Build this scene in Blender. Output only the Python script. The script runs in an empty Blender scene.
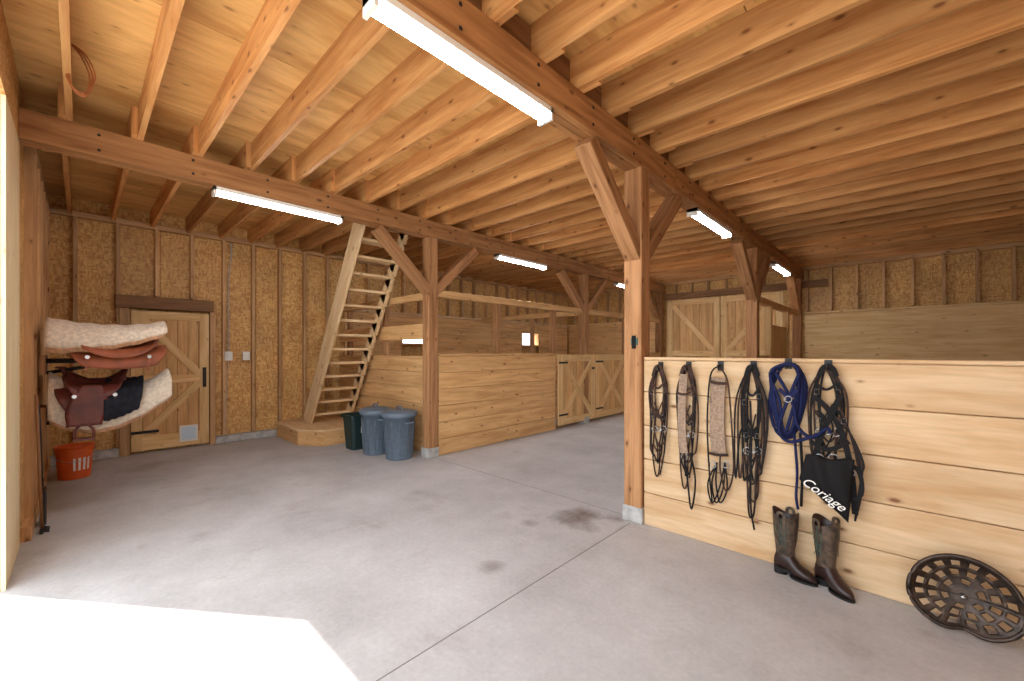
import bpy, math, random
from mathutils import Vector, Matrix
random.seed(7)
S = bpy.context.scene
S.view_settings.view_transform = 'Standard'
try: S.view_settings.look = 'None'
except Exception: pass

# ------------------------------------------------------------ helpers
def lin(c):
    o=[]
    for x in c[:3]:
        x/=255.0
        o.append(x/12.92 if x<=0.04045 else ((x+0.055)/1.055)**2.4)
    return (o[0],o[1],o[2],1)

def nmat(name):
    m=bpy.data.materials.new(name); m.use_nodes=True
    nt=m.node_tree
    return m,nt,nt.nodes['Principled BSDF']

def plain(name,c,rough=.6,metal=0,emit=None,es=0,noise=0.0,nscale=20,spec=.5,bump=.25):
    m,nt,b=nmat(name)
    b.inputs['Base Color'].default_value=lin(c)
    b.inputs['Roughness'].default_value=rough
    b.inputs['Metallic'].default_value=metal
    b.inputs['Specular IOR Level'].default_value=spec
    if emit:
        b.inputs['Emission Color'].default_value=lin(emit)
        b.inputs['Emission Strength'].default_value=es
    if noise>0:
        tc=nt.nodes.new('ShaderNodeTexCoord'); n=nt.nodes.new('ShaderNodeTexNoise')
        n.inputs['Scale'].default_value=nscale; n.inputs['Detail'].default_value=5
        nt.links.new(tc.outputs['Object'],n.inputs['Vector'])
        r=nt.nodes.new('ShaderNodeValToRGB')
        a=[x*(1-noise) for x in c]; d=[min(255,x*(1+noise)) for x in c]
        r.color_ramp.elements[0].color=lin(a); r.color_ramp.elements[0].position=.35
        r.color_ramp.elements[1].color=lin(d); r.color_ramp.elements[1].position=.65
        nt.links.new(n.outputs['Fac'],r.inputs['Fac'])
        nt.links.new(r.outputs['Color'],b.inputs['Base Color'])
        bp=nt.nodes.new('ShaderNodeBump'); bp.inputs['Strength'].default_value=bump; bp.inputs['Distance'].default_value=.01
        nt.links.new(n.outputs['Fac'],bp.inputs['Height']); nt.links.new(bp.outputs['Normal'],b.inputs['Normal'])
    return m

def wood(name,light,dark,gv=16.0,knot=1.0,tint=.35,rough=.65,gate=.45):
    m,nt,b=nmat(name); N=nt.nodes; L=nt.links
    uv=N.new('ShaderNodeUVMap'); uv.uv_map='UVMap'
    at=N.new('ShaderNodeAttribute'); at.attribute_name='tint'
    mp=N.new('ShaderNodeMapping'); mp.inputs['Scale'].default_value=(1.3,gv,1)
    L.new(uv.outputs['UV'],mp.inputs['Vector'])
    n=N.new('ShaderNodeTexNoise'); n.inputs['Scale'].default_value=1.0; n.inputs['Detail'].default_value=7
    n.inputs['Roughness'].default_value=.6; n.inputs['Distortion'].default_value=.6
    L.new(mp.outputs['Vector'],n.inputs['Vector'])
    r=N.new('ShaderNodeValToRGB'); e=r.color_ramp.elements
    e[0].position=.32; e[0].color=lin(dark); e[1].position=.62; e[1].color=lin(light)
    L.new(n.outputs['Fac'],r.inputs['Fac'])
    mp3=N.new('ShaderNodeMapping'); mp3.inputs['Scale'].default_value=(4,gv*6,1)
    L.new(uv.outputs['UV'],mp3.inputs['Vector'])
    n3=N.new('ShaderNodeTexNoise'); n3.inputs['Scale'].default_value=1; n3.inputs['Detail'].default_value=3
    L.new(mp3.outputs['Vector'],n3.inputs['Vector'])
    mr3=N.new('ShaderNodeMapRange'); mr3.inputs['To Min'].default_value=.8; mr3.inputs['To Max'].default_value=1.12
    L.new(n3.outputs['Fac'],mr3.inputs['Value'])
    mp2=N.new('ShaderNodeMapping'); mp2.inputs['Scale'].default_value=(2.9,6.0,1)
    L.new(uv.outputs['UV'],mp2.inputs['Vector'])
    v=N.new('ShaderNodeTexVoronoi'); v.inputs['Scale'].default_value=1.0; v.voronoi_dimensions='2D'
    L.new(mp2.outputs['Vector'],v.inputs['Vector'])
    sp=N.new('ShaderNodeSeparateColor'); L.new(v.outputs['Color'],sp.inputs['Color'])
    dv=N.new('ShaderNodeMath'); dv.operation='MULTIPLY_ADD'; dv.inputs[1].default_value=.07; L.new(sp.outputs['Green'],dv.inputs[0]); L.new(v.outputs['Distance'],dv.inputs[2])
    kr=N.new('ShaderNodeValToRGB'); k=kr.color_ramp.elements
    k[0].position=.06; k[0].color=(knot,)*3+(1,); k[1].position=.15; k[1].color=(0,0,0,1)
    mid=k.new(.09); mid.color=(knot*.4,)*3+(1,)
    L.new(dv.outputs[0],kr.inputs['Fac'])
    gt=N.new('ShaderNodeMath'); gt.operation='GREATER_THAN'; gt.inputs[1].default_value=gate; L.new(sp.outputs['Red'],gt.inputs[0])
    gm=N.new('ShaderNodeMath'); gm.operation='MULTIPLY'; L.new(gt.outputs[0],gm.inputs[0]); L.new(kr.outputs['Color'],gm.inputs[1])
    mx=N.new('ShaderNodeMixRGB'); mx.inputs['Color2'].default_value=lin([dark[0]*.62,dark[1]*.5,dark[2]*.42])
    L.new(gm.outputs[0],mx.inputs['Fac']); L.new(r.outputs['Color'],mx.inputs['Color1'])
    mr=N.new('ShaderNodeMapRange'); mr.inputs['To Min'].default_value=1-tint; mr.inputs['To Max'].default_value=1+tint*.6
    L.new(at.outputs['Fac'],mr.inputs['Value'])
    mu=N.new('ShaderNodeMath'); mu.operation='MULTIPLY'
    L.new(mr.outputs['Result'],mu.inputs[0]); L.new(mr3.outputs['Result'],mu.inputs[1])
    hs=N.new('ShaderNodeHueSaturation')
    L.new(mu.outputs[0],hs.inputs['Value']); L.new(mx.outputs['Color'],hs.inputs['Color'])
    L.new(hs.outputs['Color'],b.inputs['Base Color'])
    b.inputs['Roughness'].default_value=rough; b.inputs['Specular IOR Level'].default_value=.3
    bp=N.new('ShaderNodeBump'); bp.inputs['Strength'].default_value=.15; bp.inputs['Distance'].default_value=.004
    L.new(n3.outputs['Fac'],bp.inputs['Height']); L.new(bp.outputs['Normal'],b.inputs['Normal'])
    return m

def osb(name,cols,scale=40):
    m,nt,b=nmat(name); N=nt.nodes; L=nt.links
    uv=N.new('ShaderNodeUVMap'); uv.uv_map='UVMap'
    def flakes(rot,sc):
        mp=N.new('ShaderNodeMapping'); mp.inputs['Rotation'].default_value=(0,0,rot); mp.inputs['Scale'].default_value=sc
        L.new(uv.outputs['UV'],mp.inputs['Vector'])
        v=N.new('ShaderNodeTexVoronoi'); v.voronoi_dimensions='2D'; v.inputs['Scale'].default_value=scale
        L.new(mp.outputs['Vector'],v.inputs['Vector'])
        sp=N.new('ShaderNodeSeparateColor'); L.new(v.outputs['Color'],sp.inputs['Color'])
        return sp
    a=flakes(.6,(.5,1.6,1)); c=flakes(-.7,(1.5,.5,1))
    mxf=N.new('ShaderNodeMath'); mxf.operation='GREATER_THAN'; mxf.inputs[1].default_value=.5
    L.new(a.outputs['Green'],mxf.inputs[0])
    mx=N.new('ShaderNodeMix'); mx.data_type='FLOAT'
    L.new(mxf.outputs[0],mx.inputs[0]); L.new(a.outputs['Red'],mx.inputs[2]); L.new(c.outputs['Red'],mx.inputs[3])
    r=N.new('ShaderNodeValToRGB'); e=r.color_ramp.elements
    e[0].position=0; e[0].color=lin(cols[0]); e[1].position=1; e[1].color=lin(cols[-1])
    for i,cc in enumerate(cols[1:-1]):
        x=e.new((i+1)/(len(cols)-1)); x.color=lin(cc)
    L.new(mx.outputs[0],r.inputs['Fac'])
    n=N.new('ShaderNodeTexNoise'); n.inputs['Scale'].default_value=1.8; n.inputs['Detail'].default_value=4
    L.new(uv.outputs['UV'],n.inputs['Vector'])
    mr=N.new('ShaderNodeMapRange'); mr.inputs['From Min'].default_value=.3; mr.inputs['From Max'].default_value=.7
    mr.inputs['To Min'].default_value=.82; mr.inputs['To Max'].default_value=1.12
    L.new(n.outputs['Fac'],mr.inputs['Value'])
    hs=N.new('ShaderNodeHueSaturation'); L.new(mr.outputs['Result'],hs.inputs['Value']); L.new(r.outputs['Color'],hs.inputs['Color'])
    L.new(hs.outputs['Color'],b.inputs['Base Color']); b.inputs['Roughness'].default_value=.6
    return m

class MB:
    def __init__(s): s.v=[];s.f=[];s.uv=[];s.m=[];s.t=[];s.mats=[];s.sm=[]
    def mi(s,mat):
        if mat not in s.mats: s.mats.append(mat)
        return s.mats.index(mat)
    def face(s,idx,uv,mat,t,smooth=False):
        s.f.append(idx); s.uv.append(uv); s.m.append(s.mi(mat)); s.t.append(t); s.sm.append(smooth)
    def ori(s,c,ax,dims,mat):
        c=Vector(c); ax=[Vector(a) for a in ax]; h=[d/2 for d in dims]
        b=len(s.v); t=random.random(); ou=random.uniform(0,50); ov=random.uniform(0,50)
        P=[]
        for i in (-1,1):
            for j in (-1,1):
                for k in (-1,1):
                    P.append((i*h[0],j*h[1],k*h[2]))
                    s.v.append(c+ax[0]*i*h[0]+ax[1]*j*h[1]+ax[2]*k*h[2])
        Q=[((0,1,3,2),(1,2)),((4,6,7,5),(1,2)),((0,4,5,1),(0,2)),((2,3,7,6),(0,2)),((0,2,6,4),(0,1)),((1,5,7,3),(0,1))]
        flip = ax[0].cross(ax[1]).dot(ax[2])<0
        for q,(a,bb) in Q:
            if flip: q=tuple(reversed(q))
            uv=[(P[i][a]+ou,P[i][bb]+ov) for i in q]
            s.face([b+i for i in q],uv,mat,t)
    def box(s,x0,x1,y0,y1,z0,z1,mat):
        d=[x1-x0,y1-y0,z1-z0]; E=[Vector((1,0,0)),Vector((0,1,0)),Vector((0,0,1))]
        o=sorted(range(3),key=lambda i:-d[i])
        s.ori(((x0+x1)/2,(y0+y1)/2,(z0+z1)/2),[E[i] for i in o],[d[i] for i in o],mat)
    def beam(s,p0,p1,w,h,mat,up=(0,0,1)):
        p0=Vector(p0);p1=Vector(p1);a=(p1-p0); l=a.length; a.normalize()
        side=a.cross(Vector(up)).normalized(); u=side.cross(a).normalized()
        s.ori((p0+p1)/2,[a,side,u],[l,w,h],mat)
    def tube(s,pts,r,mat,closed=False,n=8,flat=None):
        pts=[Vector(p) for p in pts]; m=len(pts); b=len(s.v); t=random.random()
        k=n if not flat else 4
        for i,p in enumerate(pts):
            if closed: tg=pts[(i+1)%m]-pts[i-1]
            else: tg=pts[min(i+1,m-1)]-pts[max(i-1,0)]
            if tg.length<1e-7: tg=Vector((0,0,1))
            tg.normalize()
            if flat:
                w,th,nr=flat; nr=Vector(nr); sd=tg.cross(nr)
                if sd.length<1e-4: sd=Vector((1,0,0))
                sd.normalize()
                for a,c in ((-1,-1),(1,-1),(1,1),(-1,1)): s.v.append(p+sd*a*w/2+nr*c*th/2)
            else:
                up=Vector((0,0,1)) if abs(tg.z)<.9 else Vector((0,1,0))
                sd=tg.cross(up).normalized(); u=sd.cross(tg)
                rr=r[i] if isinstance(r,(list,tuple)) else r
                for j in range(k):
                    an=2*math.pi*j/k; s.v.append(p+sd*math.cos(an)*rr+u*math.sin(an)*rr)
        for i in range(m if closed else m-1):
            for j in range(k):
                q=[b+i*k+j,b+i*k+(j+1)%k,b+((i+1)%m)*k+(j+1)%k,b+((i+1)%m)*k+j]
                s.face(q,[(i*.05,j*.01),(i*.05,j*.01+.01),(i*.05+.05,j*.01+.01),(i*.05+.05,j*.01)],mat,t,not flat)
        if not closed:
            for i in (0,m-1):
                q=[b+i*k+j for j in range(k)]
                if i==0: q.reverse()
                s.face(q,[(0,0)]*k,mat,t)
    def loft(s,rings,mat,cap=True,smooth=True):
        b=len(s.v); k=len(rings[0]); t=random.random()
        for r in rings:
            for p in r: s.v.append(Vector(p))
        for i in range(len(rings)-1):
            for j in range(k):
                q=[b+i*k+j,b+i*k+(j+1)%k,b+(i+1)*k+(j+1)%k,b+(i+1)*k+j]
                s.face(q,[(0,0),(0,.1),(.1,.1),(.1,0)],mat,t,smooth)
        if cap:
            s.face([b+j for j in reversed(range(k))],[(0,0)]*k,mat,t)
            s.face([b+(len(rings)-1)*k+j for j in range(k)],[(0,0)]*k,mat,t)
    def lathe(s,prof,c,mat,n=32,cap=False,smooth=True):
        rings=[[(c[0]+r*math.cos(2*math.pi*j/n),c[1]+r*math.sin(2*math.pi*j/n),c[2]+z) for j in range(n)] for r,z in prof]
        s.loft(rings,mat,cap,smooth)
    def grid(s,fn,nu,nv,mat,skip=None):
        b=len(s.v); t=random.random()
        for i in range(nu+1):
            for j in range(nv+1): s.v.append(Vector(fn(i/nu,j/nv)))
        for i in range(nu):
            for j in range(nv):
                if skip and skip(i,j): continue
                q=[b+i*(nv+1)+j,b+(i+1)*(nv+1)+j,b+(i+1)*(nv+1)+j+1,b+i*(nv+1)+j+1]
                s.face(q,[(i/nu,j/nv),((i+1)/nu,j/nv),((i+1)/nu,(j+1)/nv),(i/nu,(j+1)/nv)],mat,t,True)
    def make(s,name,bevel=0,parent=None,solid=0,fixn=False):
        V=s.v
        mn=Vector((min(p.x for p in V),min(p.y for p in V),min(p.z for p in V)))
        mx=Vector((max(p.x for p in V),max(p.y for p in V),max(p.z for p in V)))
        c=Vector(((mn.x+mx.x)/2,(mn.y+mx.y)/2,mn.z))
        me=bpy.data.meshes.new(name); me.from_pydata([tuple(p-c) for p in V],[],s.f)
        for m in s.mats: me.materials.append(m)
        ul=me.uv_layers.new(name='UVMap'); ca=me.attributes.new('tint','FLOAT','FACE')
        for i,p in enumerate(me.polygons):
            p.material_index=s.m[i]; p.use_smooth=s.sm[i]; ca.data[i].value=s.t[i]
            for k in range(p.loop_total): ul.data[p.loop_start+k].uv=s.uv[i][k]
        if fixn:
            import bmesh
            bm=bmesh.new(); bm.from_mesh(me); bmesh.ops.recalc_face_normals(bm,faces=bm.faces); bm.to_mesh(me); bm.free()
        o=bpy.data.objects.new(name,me); o.location=c; S.collection.objects.link(o)
        if parent:
            o.parent=parent; o.matrix_parent_inverse=Matrix.Identity(4); o.location=c-parent.location
        if solid:
            md=o.modifiers.new('solid','SOLIDIFY'); md.thickness=solid; md.offset=0
        if bevel:
            md=o.modifiers.new('bevel','BEVEL'); md.width=bevel; md.segments=1; md.limit_method='ANGLE'
        return o

def smooth(pts,n=6,closed=False):
    pts=[Vector(p) for p in pts]; m=len(pts); out=[]
    rng=range(m) if closed else range(m-1)
    for i in rng:
        if closed: a,b,c,d=pts[i-1],pts[i],pts[(i+1)%m],pts[(i+2)%m]
        else: a,b,c,d=pts[max(i-1,0)],pts[i],pts[i+1],pts[min(i+2,m-1)]
        for k in range(n):
            t=k/n
            out.append(.5*((2*b)+(-a+c)*t+(2*a-5*b+4*c-d)*t*t+(-a+3*b-3*c+d)*t**3))
    if not closed: out.append(pts[-1])
    return out
def empty(name,loc):
    o=bpy.data.objects.new(name,None); o.location=loc; o.empty_display_size=.1; S.collection.objects.link(o); return o

# ------------------------------------------------------------ materials
M_joist=wood('joist_wood',(220,164,104),(182,120,66),14,.8,.26)
M_beam=wood('beam_wood',(186,134,86),(142,94,54),16,.8,.15)
M_post=wood('post_wood',(190,140,96),(144,98,60),18,.9,.12)
M_pine=wood('pale_pine',(222,190,150),(200,158,112),9,.95,.08,gate=.4)
M_pineo=wood('orange_pine',(234,188,130),(202,150,94),14,.9,.14)
M_pine2=wood('trim_pine',(242,206,150),(218,172,112),14,.6,.1)
M_stud=wood('stud_wood',(216,174,126),(178,132,88),16,.8,.22)
M_stair=wood('stair_wood',(240,208,162),(218,178,128),14,.7,.10)
M_dark=wood('dark_wood',(150,108,72),(108,72,46),14,.6,.2)
M_deck=wood('deck_plywood',(236,188,120),(200,146,82),5,.6,.14)
M_osb=osb('osb_board',[(182,126,68),(204,152,86),(216,170,102),(228,186,120)])
M_jamb=wood('jamb_pine',(250,234,196),(242,216,164),12,.4,.06)
M_black=plain('black_leather',(22,20,21),.75,spec=.2)
M_brown=plain('brown_leather',(54,35,26),.7,noise=.3,spec=.25)
M_tan=plain('tan_leather',(138,74,46),.5,noise=.12,nscale=8,spec=.4,bump=.05)
M_redb=plain('redbrown_leather',(92,42,34),.5,noise=.15,nscale=8,spec=.4,bump=.05)
M_girth=plain('girth_fabric',(150,126,106),.95,noise=.12,nscale=60)
M_navy=plain('navy_webbing',(26,32,70),.8,spec=.2)
M_fleece=plain('fleece',(212,196,176),.95,noise=.07,nscale=34,bump=.12)
M_fleece2=plain('fleece_edge',(176,132,98),.95,noise=.12,nscale=30)
M_cloth=plain('dark_cloth',(30,31,38),.9,noise=.2,spec=.2)
M_steel=plain('steel',(180,180,180),.3,.9)
M_iron=plain('black_iron',(34,32,32),.5,.4,noise=.2)
M_bronze=plain('bronzed_cast_iron',(64,52,44),.45,.6,noise=.25,nscale=30)
M_bin=plain('grey_plastic',(98,112,126),.5,noise=.05)
M_green=plain('green_plastic',(24,48,46),.5)
M_orange=plain('orange_plastic',(224,98,40),.45)
M_white=plain('white_plastic',(235,232,225),.5)
M_wht2=plain('label_white',(240,236,228),.8)
M_tube=plain('lamp_tube',(255,255,255),.4,0,(246,249,255),54)
M_conc2=plain('pale_concrete',(176,174,170),.85,noise=.1,nscale=12)
M_teal=plain('teal_thread',(52,92,84),.6)
M_boot1=plain('boot_leather',(70,56,44),.45,noise=.35,nscale=30)
M_boot2=plain('boot_foot',(46,28,24),.4)
M_glass=plain('window_pane',(205,225,240),.2)
M_backing=plain('light_leak_backing',(150,70,50),.8)  # unseen backing behind the wall boards, added to stop light leaking through seams
M_cord=plain('cord_orange',(150,84,40),.6)

def concrete():
    m,nt,b=nmat('concrete_floor'); N=nt.nodes; L=nt.links
    g=N.new('ShaderNodeNewGeometry')
    n=N.new('ShaderNodeTexNoise'); n.inputs['Scale'].default_value=1.1; n.inputs['Detail'].default_value=9; n.inputs['Roughness'].default_value=.68
    L.new(g.outputs['Position'],n.inputs['Vector'])
    r=N.new('ShaderNodeValToRGB'); e=r.color_ramp.elements
    e[0].position=.3; e[0].color=lin((168,163,160)); e[1].position=.68; e[1].color=lin((200,196,194))
    L.new(n.outputs['Fac'],r.inputs['Fac'])
    n2=N.new('ShaderNodeTexNoise'); n2.inputs['Scale'].default_value=34; n2.inputs['Detail'].default_value=6; n2.inputs['Roughness'].default_value=.7
    L.new(g.outputs['Position'],n2.inputs['Vector'])
    mr=N.new('ShaderNodeMapRange'); mr.inputs['To Min'].default_value=.78; mr.inputs['To Max'].default_value=1.2
    L.new(n2.outputs['Fac'],mr.inputs['Value'])
    hs=N.new('ShaderNodeHueSaturation'); L.new(mr.outputs['Result'],hs.inputs['Value']); L.new(r.outputs['Color'],hs.inputs['Color'])
    cur=hs.outputs['Color']
    n4=N.new('ShaderNodeTexNoise'); n4.inputs['Scale'].default_value=2.6; n4.inputs['Detail'].default_value=6; n4.inputs['Roughness'].default_value=.65
    L.new(g.outputs['Position'],n4.inputs['Vector'])
    r4=N.new('ShaderNodeValToRGB'); r4.color_ramp.elements[0].position=.58; r4.color_ramp.elements[0].color=(0,0,0,1)
    r4.color_ramp.elements[1].position=.74; r4.color_ramp.elements[1].color=(.4,.4,.4,1)
    L.new(n4.outputs['Fac'],r4.inputs['Fac'])
    mx=N.new('ShaderNodeMixRGB'); mx.inputs['Color2'].default_value=lin((146,128,116))
    L.new(r4.outputs['Color'],mx.inputs['Fac']); L.new(cur,mx.inputs['Color1']); cur=mx.outputs['Color']
    for (x,y,rad,st) in [(-2.05,2.98,.26,.85),(-1.8,3.2,.14,.6),(-2.0,1.9,.11,.5),(-6.9,.5,.5,.3),(-2.3,2.6,.10,.45),(-3.6,2.4,.13,.3)]:
        d=N.new('ShaderNodeVectorMath'); d.operation='DISTANCE'; d.inputs[1].default_value=(x,y,0)
        L.new(g.outputs['Position'],d.inputs[0])
        ad=N.new('ShaderNodeMath'); ad.operation='MULTIPLY_ADD'; ad.inputs[1].default_value=rad*3.2
        L.new(n4.outputs['Fac'],ad.inputs[0]); L.new(d.outputs['Value'],ad.inputs[2])
        mm=N.new('ShaderNodeMapRange'); mm.inputs['From Min'].default_value=rad*1.6; mm.inputs['From Max'].default_value=rad*2.5
        mm.inputs['To Min'].default_value=st; mm.inputs['To Max'].default_value=0
        L.new(ad.outputs[0],mm.inputs['Value'])
        x2=N.new('ShaderNodeMixRGB'); x2.inputs['Color2'].default_value=lin((108,90,80))
        L.new(mm.outputs['Result'],x2.inputs['Fac']); L.new(cur,x2.inputs['Color1']); cur=x2.outputs['Color']
    L.new(cur,b.inputs['Base Color']); b.inputs['Roughness'].default_value=.75; b.inputs['Specular IOR Level'].default_value=.3
    bp=N.new('ShaderNodeBump'); bp.inputs['Strength'].default_value=.15; bp.inputs['Distance'].default_value=.005
    L.new(n2.outputs['Fac'],bp.inputs['Height']); L.new(bp.outputs['Normal'],b.inputs['Normal'])
    return m
M_floor=concrete()
M_joint=plain('floor_joint',(126,118,112),.9)

# ------------------------------------------------------------ layout (metres; camera stands at the origin)
XL,XR=-7.90,1.60
YN,YF=-0.315,10.85
XA,XB=-4.73,-1.68
ZB0,ZB1=3.00,3.22
ZD=3.455
PY=[3.32,7.05,10.60]

b=MB(); b.box(XL-.2,XR+.2,YN-.2,YF+.2,-.15,0,M_floor)
b.box(XB-.003,XB+.003,YN,PY[0]-.12,0,.0012,M_joint)
b.box(XA+.2,XB,PY[0]-.003,PY[0]+.003,0,.0012,M_joint)
b.box(XA+.0,XB,PY[1]-.003,PY[1]+.003,0,.0012,M_joint)
b.box(XB-.003,XB+.003,PY[0]+.2,YF,0,.0012,M_joint)
b.make('floor')
M_ground=plain('bounce_gravel',(200,194,182),.95,noise=.15,nscale=8)
b=MB(); b.box(-30,30,-40,YN-.2,-.25,-.1,M_ground); b.make('bounce_ground')  # unseen pale ground, added to bounce daylight in through the doorway

def panels(b,axis,a0,a1,fixed0,fixed1,z0,z1,mat,w=1.22):
    x=a0
    while x<a1-1e-4:
        e=min(x+w,a1)
        if axis=='y': b.box(fixed0,fixed1,x+.002,e-.002,z0,z1,mat)
        else: b.box(x+.002,e-.002,fixed0,fixed1,z0,z1,mat)
        x=e
WIN=[(4.75,5.45,1.62,1.88),(8.55,9.25,1.62,1.95)]
b=MB()
def holed(x0,x1,mat):
    ys=[YN-.1]+[q for w in WIN for q in (w[0],w[1])]+[YF]
    for a,c in ((ys[0],ys[1]),(ys[2],ys[3]),(ys[4],ys[5])): panels(b,'y',a,c,x0,x1,0,3.5,mat) if mat is M_osb else b.box(x0,x1,a,c,0,3.5,mat)
    for w in WIN:
        b.box(x0,x1,w[0],w[1],0,w[2],mat); b.box(x0,x1,w[0],w[1],w[3],3.5,mat)
holed(XL-.02,XL,M_osb); holed(XL-.045,XL-.021,M_backing)
DY0,DY1,DZ=.48,1.37,2.02
y=-.05
while y<YF:
    if y>3.4: z0=2.25
    elif DY0-.08<y<DY1+.05: z0=2.24
    else: z0=.12
    b.box(XL,XL+.10,y-.02,y+.02,z0,ZB1-.02,M_stud); y+=.405
b.box(XL,XL+.10,YN,YF,ZB1-.02,ZB1+.05,M_stud)
b.make('wall_left')
b=MB()
b.box(XL+.0,XL+.14,DY1+.08,3.38,0,.11,M_conc2); b.box(XL,XL+.14,YN,DY0-.12,0,.11,M_conc2)
b.make('baseboard_left',.01)
for i,w in enumerate(WIN):
    b=MB(); t=.035
    b.box(XL-.01,XL+.13,w[0]-t,w[1]+t,w[2]-t,w[2],M_pineo); b.box(XL-.01,XL+.13,w[0]-t,w[1]+t,w[3],w[3]+t,M_pineo)
    b.box(XL-.01,XL+.13,w[0]-t,w[0],w[2],w[3],M_pineo); b.box(XL-.01,XL+.13,w[1],w[1]+t,w[2],w[3],M_pineo)
    b.box(XL-.008,XL+.0,w[0],w[1],(w[2]+w[3])/2-.01,(w[2]+w[3])/2+.01,M_white)
    b.make('window_%d'%(i+1))
b=MB(); z=0
while z<2.2:
    if not (1.4<z+.2 and z<1.9): b.box(XL+.10,XL+.13,3.5,YF-.17,z,z+.218,M_pineo)
    else:
        for a,c in [(3.5,WIN[0][0]-.035),(WIN[0][1]+.035,WIN[1][0]-.035),(WIN[1][1]+.035,YF-.17)]: b.box(XL+.10,XL+.13,a,c,z,z+.218,M_pineo)
    z+=.222
b.box(XL+.10,XL+.17,3.5,YF-.17,z,z+.05,M_pine)
b.make('stall_lining')

# near end wall with the big doorway
JX=-3.94; OX0=XA-.02; OX1=1.05; OZ=3.0
b=MB()
panels(b,'x',XL,OX0,YN-.02,YN,0,3.5,M_osb); b.box(XL-.05,JX,YN-.045,YN-.021,0,3.5,M_backing)
panels(b,'x',OX1,XR,YN-.02,YN,0,3.5,M_osb); b.box(OX1,XR+.05,YN-.045,YN-.021,0,3.5,M_backing)
b.box(OX0,OX1,YN-.04,YN,OZ,3.5,M_osb)
x=XL+.35
while x<XA-.1:
    b.box(x-.02,x+.02,YN,YN+.05,.1,ZB1,M_stud); x+=.405
b.box(XL,XA,YN,YN+.05,ZB1-.05,ZB1+.0,M_stud)
b.box(XL+.14,XA-.1,YN,YN+.055,0,.11,M_stud)
b.make('wall_near')
b=MB(); n=3; wj=(JX-OX0)/n
for i in range(n): b.box(OX0+i*wj+.001,OX0+(i+1)*wj-.001,YN-.02,YN+.001,0,OZ,M_jamb)
b.make('trim_2')

# far end wall
b=MB()
panels(b,'x',XL,XR,YF,YF+.02,0,3.5,M_osb); b.box(XL-.05,XR+.05,YF+.021,YF+.05,0,3.5,M_backing)
x=XL+.3
while x<XR:
    z0=2.3 if x>XB or x<XA else 2.95
    b.box(x-.02,x+.02,YF-.10,YF,z0,ZB1,M_stud); x+=.405
b.box(XL,XR,YF-.10,YF,ZB1-.03,ZB1+.05,M_stud)
b.make('wall_far')
for xa,xc in ((XB+.12,XR-.14),(XL+.15,XA-.1)):
    b=MB(); z=0
    while z<2.2:
        b.box(xa,xc,YF-.13,YF-.10,z,z+.276,M_pine2 if xa>XB else M_pineo); z+=.28
    b.box(xa,xc,YF-.16,YF-.10,z,z+.04,M_pine2)
    b.make('stall_lining')
b=MB(); b.box(XA+.1,XB+.5,YF-.16,YF-.10,2.80,2.95,M_dark); b.make('door_header')
b=MB()
panels(b,'y',YN-.1,YF,XR,XR+.02,0,3.5,M_osb); b.box(XR+.021,XR+.05,YN-.1,YF+.05,0,3.5,M_backing)
y=.3
while y<YF:
    b.box(XR-.10,XR,y-.02,y+.02,.1,ZB1,M_stud); y+=.405
b.box(XR-.10,XR,YN,YF,ZB1-.03,ZB1+.05,M_stud)
b.make('wall_right')
b=MB(); z=0
while z<2.2: b.box(XR-.13,XR-.10,PY[0]+.05,YF-.14,z,z+.276,M_pine); z+=.28
b.make('stall_lining')

# ceiling
b=MB(); x=XL-.1; k=0
while x<XR+.1:
    y=YN-.1-(k%2)*1.2
    while y<YF+.1:
        b.box(x+.003,min(x+1.22,XR+.1)-.003,max(y,YN-.1)+.003,min(y+2.44,YF+.1)-.003,ZD,ZD+.02,M_deck); y+=2.44
    x+=1.22; k+=1
b.box(XL-.1,XR+.1,YN-.1,YF+.1,ZD+.021,ZD+.05,M_dark)
b.make('ceiling')
b=MB(); y=-.10
while y<YF-.1:
    b.box(XL,XA+.16,y-.019,y+.019,ZB1,ZD,M_joist)
    b.box(XA-.16,XB+.22,y+.02,y+.058,ZB1,ZD,M_joist)
    b.box(XB-.22,XR,y-.019,y+.019,ZB1,ZD,M_joist)
    y+=.405
y=-.10
while y<YF-.5:
    b.box(XB-.02,XB+.02,y+.058,y+.386,ZB1,ZD-.02,M_dark); y+=.405
b.make('ceiling_joists')
for X in (XA,XB):
    b=MB()
    for i in (-1,0,1):
        yy=YN
        while yy<YF:
            e=min(yy+3.66+(i*.6 if yy==YN else 0),YF); b.box(X+i*.056-.027,X+i*.056+.027,yy,e-.002,ZB0,ZB1,M_beam); yy=e
    yb=.1
    while yb<YF:
        for zz in (ZB0+.05,ZB1-.05):
            for sgn in (-1,1):
                b.ori((X+sgn*.086,yb,zz),[(1,0,0),(0,1,0),(0,0,1)],[.008,.02,.02],M_iron)
        yb+=.6
    b.make('timber_beam',.003)
for X in (XA,XB):
    for i,Y in enumerate(PY):
        b=MB(); w=.075
        if X==XB and i==0: w=.08
        b.box(X-w,X+w,Y-w,Y+w,.12,ZB0-.001,M_post)
        b.box(X-w-.012,X+w+.012,Y-w-.012,Y+w+.012,0,.13,M_conc2)
        for sg in (-1,1):
            if i==2 and sg==1: continue
            b.beam((X,Y+sg*.04,2.26),(X,Y+sg*.80,ZB0-.03),.12,.14,M_post,up=(1,0,0))
        b.make('timber_post',.006)

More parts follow.
